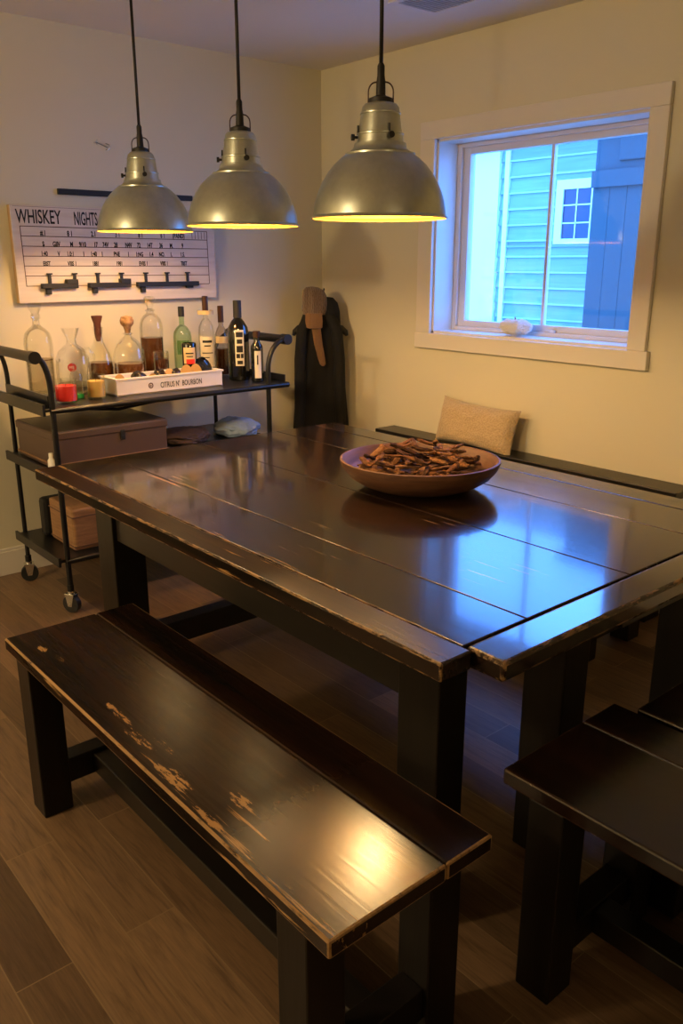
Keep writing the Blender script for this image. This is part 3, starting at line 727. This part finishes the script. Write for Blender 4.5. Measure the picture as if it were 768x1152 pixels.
# candles
def candle(label, x, y, r_, h, hw, m):
    t_ = glass_thing('candle', label, 'candle', x, y, [
        ('candle_glass', [(0, 0), (r_-.002, 0), (r_, .004), (r_, h), (r_-.0025, h), (r_-.0025, .008), (0, .008)], M_glass, 32),
        ('wax', [(0, .009), (r_-.003, .009), (r_-.003, hw), (r_-.006, hw-.002), (0, hw-.003)], m, 32)], group='candles in glass on the cart')
    b = BM(); add_tube(b, [(0, 0, hw-.003), (.001, 0, hw+.006)], .0012, 6); obj('wick', b, M_ink, t_)
candle('red candle in a clear glass on the left of the cart top', -3.50, 1.419, .047, .10, .072, M_red)
candle('pale yellow candle in a clear glass beside the white crate', -3.52, 1.566, .040, .105, .078, M_yel)
glass_thing('bottle', 'small clear bottle with a green base between the two candles', 'bottle', -3.585, 1.505, [
    ('body', [(0, .012), (.027, .012), (.027, .10), (.018, .12), (.010, .125), (.010, .15), (.013, .155)], M_glass, 24),
    ('green_base', [(0, 0), (.028, 0), (.029, .012), (.026, .02), (0, .02)], M_greenliq, 24)])
glass_thing('decanter', 'conical glass decanter of whisky with a dark tapered stopper', 'decanter', -3.845, 1.742, [
    ('body', [(0, 0), (.060, 0), (.064, .015), (.064, .09), (.060, .125), (.050, .16), (.034, .195), (.022, .22), (.019, .245), (.027, .282), (.030, .285)], M_glass, 32),
    ('whisky', [(0, .006), (.056, .006), (.060, .018), (.060, .09), (.057, .118), (0, .118)], M_whisky, 32),
    ('stopper', [(0, .215), (.010, .218), (.017, .25), (.017, .30), (.026, .33), (.026, .336), (0, .338)], M_corkdark, 20)])
glass_thing('decanter', 'squat round decanter of whisky with ball shaped cork stopper', 'decanter', -3.742, 1.845, [
    ('body', [(0, 0), (.062, 0), (.074, .02), (.077, .08), (.077, .13), (.072, .17), (.058, .205), (.038, .228), (.020, .240), (.016, .247), (.026, .255), (.014, .262), (.017, .275)], M_glass, 32),
    ('whisky', [(0, .006), (.058, .006), (.070, .022), (.072, .08), (.070, .115), (0, .115)], M_whisky, 32),
    ('stopper', [(0, .255), (.012, .257), (.015, .275), (.018, .285), (.030, .298), (.033, .315), (.026, .332), (0, .338)], M_cork, 24)])
glass_thing('decanter', 'tall slender decanter of whisky with a glass stopper', 'decanter', -3.84, 2.022, [
    ('body', [(0, 0), (.055, 0), (.058, .01), (.058, .265), (.056, .288), (.048, .310), (.034, .328), (.020, .338), (.018, .345), (.025, .352), (.016, .36)], M_glass, 32),
    ('whisky', [(0, .008), (.054, .008), (.054, .22), (0, .22)], M_whisky, 32),
    ('stopper', [(0, .345), (.014, .35), (.014, .365), (.022, .385), (.030, .412), (.018, .42), (0, .42)], M_glass, 8)])
glass_thing('tumbler', 'short glass tumbler of dark whisky behind the white crate', 'glass', -3.70, 1.992, [
    ('body', [(0, 0), (.033, 0), (.035, .006), (.038, .15), (.036, .165), (.036, .163), (.034, .02), (0, .02)], M_glass, 28),
    ('whisky', [(0, .021), (.033, .021), (.035, .13), (0, .13)], M_whisky_dark, 28)])
def bottle(label, x, y, R_, hb, hs, h, body, cap, capm, lab=None, liq=None, rn=.013, capr=.0155, name='bottle'):
    parts = [('body', [(0, 0), (R_-.004, 0), (R_, .005), (R_, hb), (R_*.92, hb+(hs-hb)*.4), (R_*.6, hb+(hs-hb)*.8), (rn, hs), (rn, h-cap)], body, 32),
             ('cap', [(0, h-cap), (capr, h-cap), (capr, h-.002), (capr-.002, h), (0, h)], capm, 24)]
    if liq: parts.append(('spirit', [(0, .006), (R_-.004, .006), (R_-.004, min(liq[0], hb)), (R_*.85, liq[0]) if liq[0] > hb else (0, liq[0]), (0, liq[0])], liq[1], 32))
    r = glass_thing(name, label, 'bottle', x, y, parts)
    if lab:
        for l in lab: label_patch(r, 'label_paper', R_+.0008, l[0], l[1], VA-l[2], VA+l[2], l[3], l[4])
    return r
LN = [(.2, .8, .80, .88), (.3, .7, .68, .72), (.15, .85, .45, .48), (.2, .6, .30, .33), (.2, .8, .12, .15)]
bottle('green gin bottle with a black cap standing behind the white crate', -3.82, 2.185, .046, .215, .275, .366, M_green, .05, M_blackmatte, [(.13, .20, .7, M_green, [])])
g = bottle('tall clear bottle with a long cream label and brown cap', -3.78, 2.303, .041, .235, .305, .416, M_glass, .09, M_foil, [(.06, .215, 1.0, M_label, LN[:4]), (.325, .345, 2.5, M_labeltan, [])], (.16, M_glass))
bottle('clear bottle with dark spirit and tan neck cap beside the wine bottle', -3.83, 2.425, .037, .18, .26, .362, M_amber, .085, M_foil, [(.17, .205, 1.0, M_labeltan, [])], (.14, M_whisky_dark))
bottle('large black wine bottle with a white label strip on the cart', -3.62, 2.392, .054, .235, .31, .397, M_darkglass, .085, M_blackmatte, [(.075, .255, .42, M_label, [(.12, .88, .80, .94), (.2, .8, .62, .74), (.15, .85, .38, .56), (.1, .5, .22, .34), (.6, .9, .22, .34), (.2, .8, .05, .15)])], rn=.019, capr=.021)
bottle('small dark bottle with a plain white label, rightmost on the cart', -3.50, 2.422, .031, .165, .20, .252, M_darkglass, .03, M_foil, [(.02, .155, .55, M_label, [(.35, .55, .5, .85)])], rn=.015, capr=.019)
# small jar candle with a printed label
r = thing('jar', 'small square-labelled jar between green bottle and tall clear bottle', 'jar', (-3.70, 2.150, ZS), 0)
b = BM(); add_lathe(b, [(0, 0), (.034, 0), (.036, .005), (.036, .19), (.033, .196), (.031, .196), (.031, .01), (0, .01)], n=28); obj('body', b, M_darkglass, r)
label_patch(r, 'label_paper', .0368, .095, .175, VA-.9, VA+.9, M_labeltan, [(.2, .8, .6, .68), (.25, .75, .42, .48)])
label_patch(r, 'label_band', .0374, .095, .118, VA-.5, VA+.7, M_red)

# white crate
TR = thing('crate', 'small white crate lettered along its front, on the cart top', 'crate', (-3.57, 1.92, ZS), 0)
b = BM(); x0, x1, y0, y1, h = -3.655, -3.487, 1.648, 2.203, .072; t = .009
span(b, x0, x1, y0, y1, ZS, ZS+.006); span(b, x0, x0+t, y0, y1, ZS, ZS+h, bev=.001); span(b, x1-t, x1, y0, y1, ZS, ZS+h, bev=.001)
span(b, x0+t, x1-t, y0, y0+t, ZS, ZS+h, bev=.001); span(b, x0+t, x1-t, y1-t, y1, ZS, ZS+h, bev=.001)
obj('crate_body', loc(b, TR), M_white, TR)
b = BM(); frame(b, x0-.006, x1+.006, y0-.006, y1+.006, 0, .007, .018, .018, .018, .018)
for v_ in b.verts: v_.co = Vector((v_.co.x, v_.co.z, v_.co.y+ZS+h))
obj('crate_rim', loc(b, TR), M_white, TR)
text_mesh('lettering', "CITRUS N'  BOURBON", .036, TB(x1+.0005, 1.865, ZS+.022), M_ink, TR, sx=.62, bold=.0004)
text_mesh('lettering', "O", .036, TB(x1+.0005, 1.803, ZS+.024), M_line, TR, sx=.9, bold=.001)
text_mesh('lettering', "o", .02, TB(x1+.0005, 1.811, ZS+.031), M_line, TR, sx=.8, bold=.001)
# things in the crate
def wedge(label, x, y, rz, m, s=1, tilt=0, h=.075):
    b = BM(); R_ = .032*s; n = 14
    for sgn in (-1, 1):
        pass
    arc = [(R_*math.cos(PI*i/n), R_*1.9*math.sin(PI*i/n)*s) for i in range(n+1)]
    F = [b.verts.new((.008*s, p_[0], p_[1])) for p_ in arc]; K = [b.verts.new((-.008*s, p_[0]*.8, p_[1]*.85)) for p_ in arc]
    b.faces.new(F); b.faces.new(K[::-1])
    for i in range(n+1):
        j_ = (i+1) % (n+1); b.faces.new((F[i], F[j_], K[j_], K[i]))
    o = obj('citrus_slice', b, m); o.location = (x, y, ZS+h-.022); o.rotation_euler = (0, tilt, rz)
    tag(o, label, 'citrus slice', 'dried citrus slices in the white crate')
wedge('pale dried citrus slice at the left end of the white crate', -3.56, 1.70, -.5, M_lemon, .8)
wedge('dried citrus slice in the crate beside dark fruit, left of center', -3.55, 1.86, -.3, M_lemon, .75, .3)
wedge('dried citrus slice standing in the middle of the white crate', -3.56, 1.955, -.2, M_lemon, .85, -.2)
wedge('left one of two upright citrus slices at the crate right side', -3.54, 2.035, -.4, M_lemon, 1, .1)
wedge('right one of two upright citrus slices at the crate right side', -3.54, 2.088, -.5, M_lemon, 1, .1)
for i, (x, y, l) in enumerate(((-3.57, 1.80, 'dark shrivelled fruit in the white crate, leftmost of the dark ones'), (-3.57, 1.908, 'dark shrivelled fruit in the middle of the white crate'), (-3.57, 1.995, 'dark shrivelled fruit in crate, rightmost of the dark ones'))):
    b = BM(); bmesh.ops.create_icosphere(b, subdivisions=3, radius=.034)
    for v_ in b.verts:
        v_.co *= 1+.28*noise.noise(v_.co*40+Vector((i*5, 0, 0)))
    for f in b.faces: f.smooth = True
    o = obj('dark_fruit', b, M_dark); o.location = (x, y, ZS+.062); o.rotation_euler = (0, 0, i)
    tag(o, l, 'fruit', 'dark fruit in the white crate')
o = thing('snifter', 'smoked round glass tilted at the right end of the white crate', 'glass', (-3.575, 2.158, ZS+.05)); 
b = BM(); add_lathe(b, [(0, -.035), (.02, -.032), (.037, -.008), (.040, .016), (.034, .045), (.024, .065)], n=28)
s1 = obj('glass_bowl', b, mat('smoked_glass', (.03, .035, .06), .08, Transmission_Weight=.4), o); s1.rotation_euler = (.5, .3, 0); s1.location = (0, 0, .02)

# middle shelf
MZ = .646
SU = thing('storage_box', 'brown leather-look storage box with dark lid on the cart middle shelf', 'box', (-3.62, 1.57, MZ))
b = BM(); span(b, -3.83, -3.41, 1.305, 1.842, MZ, MZ+.135, bev=.006); obj('box_body', loc(b, SU), M_suit, SU)
b = BM(); span(b, -3.835, -3.405, 1.300, 1.847, MZ+.125, MZ+.160, bev=.006); obj('box_lid', loc(b, SU), [M_suit], SU)
b = BM(); span(b, -3.828, -3.412, 1.307, 1.840, MZ+.158, MZ+.163, bev=.002); obj('lid_panel', loc(b, SU), M_suitlid, SU)
b = BM(); add_box(b, (-3.402, 1.62, MZ+.115), (.006, .022, .045), bev=.003); add_tube(b, [(-3.404, 1.62, MZ+.105), (-3.394, 1.62, MZ+.105)], .006, 12); obj('latch', loc(b, SU), M_blackmatte, SU)
b = BM(); span(b, -3.836, -3.404, 1.299, 1.848, MZ+.018, MZ+.024); obj('trim_band', loc(b, SU), M_boxwood, SU)
WBT = glass_thing('bottle', 'tiny white plastic bottle on the cart middle shelf left corner', 'bottle', -3.400, 1.285, [
    ('body', [(0, 0), (.014, 0), (.015, .003), (.015, .05), (.008, .06), (.008, .064)], M_plasticw, 20), ('cap', [(0, .062), (.009, .062), (.009, .08), (0, .081)], M_plasticw, 16)], z=MZ)
def lump(name, x, y, z, sx, sy, sz, m, label, cat, seed, amp=.18):
    b = BM(); bmesh.ops.create_icosphere(b, subdivisions=5, radius=1)
    for v_ in b.verts:
        c_ = v_.co.copy(); k = 1+amp*noise.noise(c_*1.6+Vector((seed, 0, 0)))+amp*.4*noise.noise(c_*5+Vector((0, seed, 0)))
        v_.co = Vector((c_.x*k*sx, c_.y*k*sy, max(-.55, c_.z)*k*sz))
    for f in b.faces: f.smooth = True
    zm = min(v_.co.z for v_ in b.verts); bmesh.ops.translate(b, verts=b.verts, vec=(0, 0, -zm))
    o = obj(name, b, m); o.location = (x, y, z); tag(o, label, cat); return o
lump('cloth_pouch', -3.60, 2.03, MZ, .13, .135, .042, M_brownbag, 'dark brown cloth pouch on the cart middle shelf beside the storage box', 'pouch', 3)
lump('folded_cloth', -3.57, 2.33, MZ, .13, .115, .052, M_denim, 'crumpled blue-grey cloth on the right of the cart middle shelf', 'cloth', 8)
# bottom shelf box
b = BM(); span(b, -3.72, -3.45, 1.372, 1.74, .251, .45, bev=.012); 
WD = thing('wooden_box', 'light wooden box with rounded edges on the cart bottom shelf', 'box', (-3.585, 1.55, .251))
obj('box_body', loc(b, WD), M_boxwood, WD)
b = BM(); span(b, -3.721, -3.448, 1.370, 1.742, .268, .273); span(b, -3.721, -3.448, 1.370, 1.742, .405, .410); obj('groove_line', loc(b, WD), M_line, WD)
b = BM(); span(b, -3.80, -3.74, 1.35, 1.70, .251, .44, bev=.02); tag(obj('black_case', b, M_blackmatte), 'flat black case standing behind the wooden box on bottom shelf', 'case')

# ------------------------------------------------------------------ coat in the corner
CO = thing('hanging_coat', 'long black coat hanging in the room corner behind the table', 'coat', (-3.86, 3.125, 0), math.radians(-40.5+90-4))
# local x: across, local -y: toward the room
b = BM(); n = 48; rings = []
for (z, w, d, cx) in ((.30, .178, .055, 0), (.50, .172, .055, 0), (.75, .150, .05, 0), (.95, .132, .046, 0), (1.08, .120, .044, .0), (1.16, .118, .042, 0), (1.22, .105, .04, .01), (1.27, .082, .034, .02), (1.30, .05, .025, .025), (1.305, .01, .01, .025)):
    ring = []
    for i in range(n):
        a = 2*PI*i/n; fold = 1+.22*math.sin(a*7+.8)*(1.4-z)*.8
        ring.append(b.verts.new((cx+w*math.cos(a)*(1+.02*math.sin(a*5)), d*math.sin(a)*fold, z)))
    rings.append(ring)
for A, B in zip(rings, rings[1:]):
    for i in range(n):
        f = b.faces.new((A[i], A[(i+1) % n], B[(i+1) % n], B[i])); f.smooth = True
b.faces.new(rings[0]); b.faces.new(rings[-1])
obj('coat_body', b, M_coat, CO)
for s in (-1, 1):
    b = BM(); add_tube(b, [(s*.06, -.035, 1.20), (s*.10, -.045, 1.12), (s*.115, -.05, .95), (s*.12, -.045, .70), (s*.125, -.045, .55)], [.030, .034, .034, .032, .03], 14); obj('sleeve', b, M_coat, CO)
for s in (-1, 1):
    b = BM(); add_tube(b, [(s*.09, -.01, 1.135), (s*.125, -.012, 1.125), (s*.148, -.012, 1.105), (s*.158, -.012, 1.085)], [.020, .020, .017, .008], 12); obj('hanger_arm', b, M_blackmatte, CO)
b = BM(); add_tube(b, [(.02, 0, 1.28), (.02, 0, 1.33), (.02, .03, 1.35), (.02, .06, 1.34)], .003, 8); obj('hanger_hook', b, M_blackmatte, CO)
SC = thing('scarf', 'tan scarf draped with a taupe knit piece over the black coat', 'scarf', (-3.86, 3.125, 0), math.radians(-40.5+90-4))
b = BM(); n = 40; rings = []
for (z, w, d, cx) in ((1.205, .066, .058, -.030), (1.23, .074, .062, -.030), (1.27, .074, .064, -.028), (1.31, .070, .062, -.030), (1.342, .060, .050, -.036), (1.358, .035, .025, -.045), (1.362, .004, .004, -.045)):
    ring = [b.verts.new((cx+w*math.cos(2*PI*i/n), -.02+d*math.sin(2*PI*i/n)*(1+.1*math.sin(14*PI*i/n)), z+(.012*math.sin(2*PI*i/n*4) if z < 1.2 else 0))) for i in range(n)]
    rings.append(ring)
for A, B in zip(rings, rings[1:]):
    for i in range(n):
        f = b.faces.new((A[i], A[(i+1) % n], B[(i+1) % n], B[i])); f.smooth = True
b.faces.new(rings[0]); b.faces.new(rings[-1]); obj('knit_wrap', b, M_knit, SC)
def strip(b, pts, th=.012):
    rows_ = []
    for (cx, cy, cz, w) in pts:
        rows_.append([b.verts.new((cx-w, cy, cz)), b.verts.new((cx-w*.3, cy-th, cz)), b.verts.new((cx+w*.3, cy-th, cz)), b.verts.new((cx+w, cy, cz)), b.verts.new((cx, cy+th*.5, cz))])
    for A, B in zip(rows_, rows_[1:]):
        for i in range(5):
            f = b.faces.new((A[i], A[(i+1) % 5], B[(i+1) % 5], B[i])); f.smooth = True
    b.faces.new(rows_[0]); b.faces.new(rows_[-1])
b = BM(); strip(b, [(-.03, -.072, 1.215, .048), (-.028, -.080, 1.17, .050), (-.026, -.08, 1.135, .046), (-.024, -.075, 1.128, .03)], .016); obj('scarf_fold', b, M_tan, SC)
b = BM(); strip(b, [(-.018, -.070, 1.14, .026), (-.006, -.072, 1.05, .025), (.010, -.070, .97, .022), (.020, -.068, .925, .018), (.022, -.066, .915, .008)], .010); obj('scarf_tail', b, M_tan, SC)

# plush pumpkin on the sill
PU = thing('plush_pumpkin', 'small white fluffy pumpkin on the window sill', 'ornament', (-2.625, 3.362, WZ0+.0125))
b = BM(); bmesh.ops.create_icosphere(b, subdivisions=5, radius=1)
for v_ in b.verts:
    c_ = v_.co.copy(); a = math.atan2(c_.y, c_.x)
    k = (1+.07*math.cos(a*6))*(1+.07*noise.noise(c_*5)+.05*noise.noise(c_*14)); v_.co = Vector((c_.x*k*.092, c_.y*k*.058, (c_.z*k*.040)*(1 if c_.z < 0 else 1-.25*math.exp(-(c_.x**2+c_.y**2)*8))))
for f in b.faces: f.smooth = True
zm = min(v_.co.z for v_ in b.verts); bmesh.ops.translate(b, verts=b.verts, vec=(0, 0, -zm)); obj('pumpkin_body', b, M_puff, PU)
b = BM(); add_tube(b, [(0, 0, .06), (-.003, 0, .078), (-.006, 0, .09)], [.005, .004, .003], 8); obj('stem', b, M_line, PU)

# ------------------------------------------------------------------ light
w = bpy.data.worlds.new('World'); S.world = w; w.use_nodes = True
bg = w.node_tree.nodes['Background']; bg.inputs[0].default_value = (.085, .29, 1, 1); bg.inputs[1].default_value = 12
def globe(name, loc_, e, c, rad=.14):
    l = bpy.data.lights.new(name, 'POINT'); l.energy = e; l.color = c; l.shadow_soft_size = rad
    o = bpy.data.objects.new(name, l); col.objects.link(o); o.location = loc_; return o
globe('room_ceiling_light', (-2.4, -2.2, 2.22), 165, (1, .745, .40))
globe('room_ceiling_light', (2.6, .3, 2.22), 22, (1, .73, .38))

# ------------------------------------------------------------------ camera
cd = bpy.data.cameras.new('Camera'); cam = bpy.data.objects.new('Camera', cd); col.objects.link(cam); S.camera = cam
cam.location = (0, 0, 1.5); cam.rotation_euler = (math.radians(73.2), 0, math.radians(49.57))
cd.sensor_fit = 'VERTICAL'; cd.sensor_height = 36; cd.lens = 933.4/1152*36; cd.clip_start = .05
S.view_settings.view_transform = 'Standard'; S.view_settings.look = 'None'; S.view_settings.gamma = 1
S.view_settings.use_curve_mapping = False; S.view_settings.exposure = 0
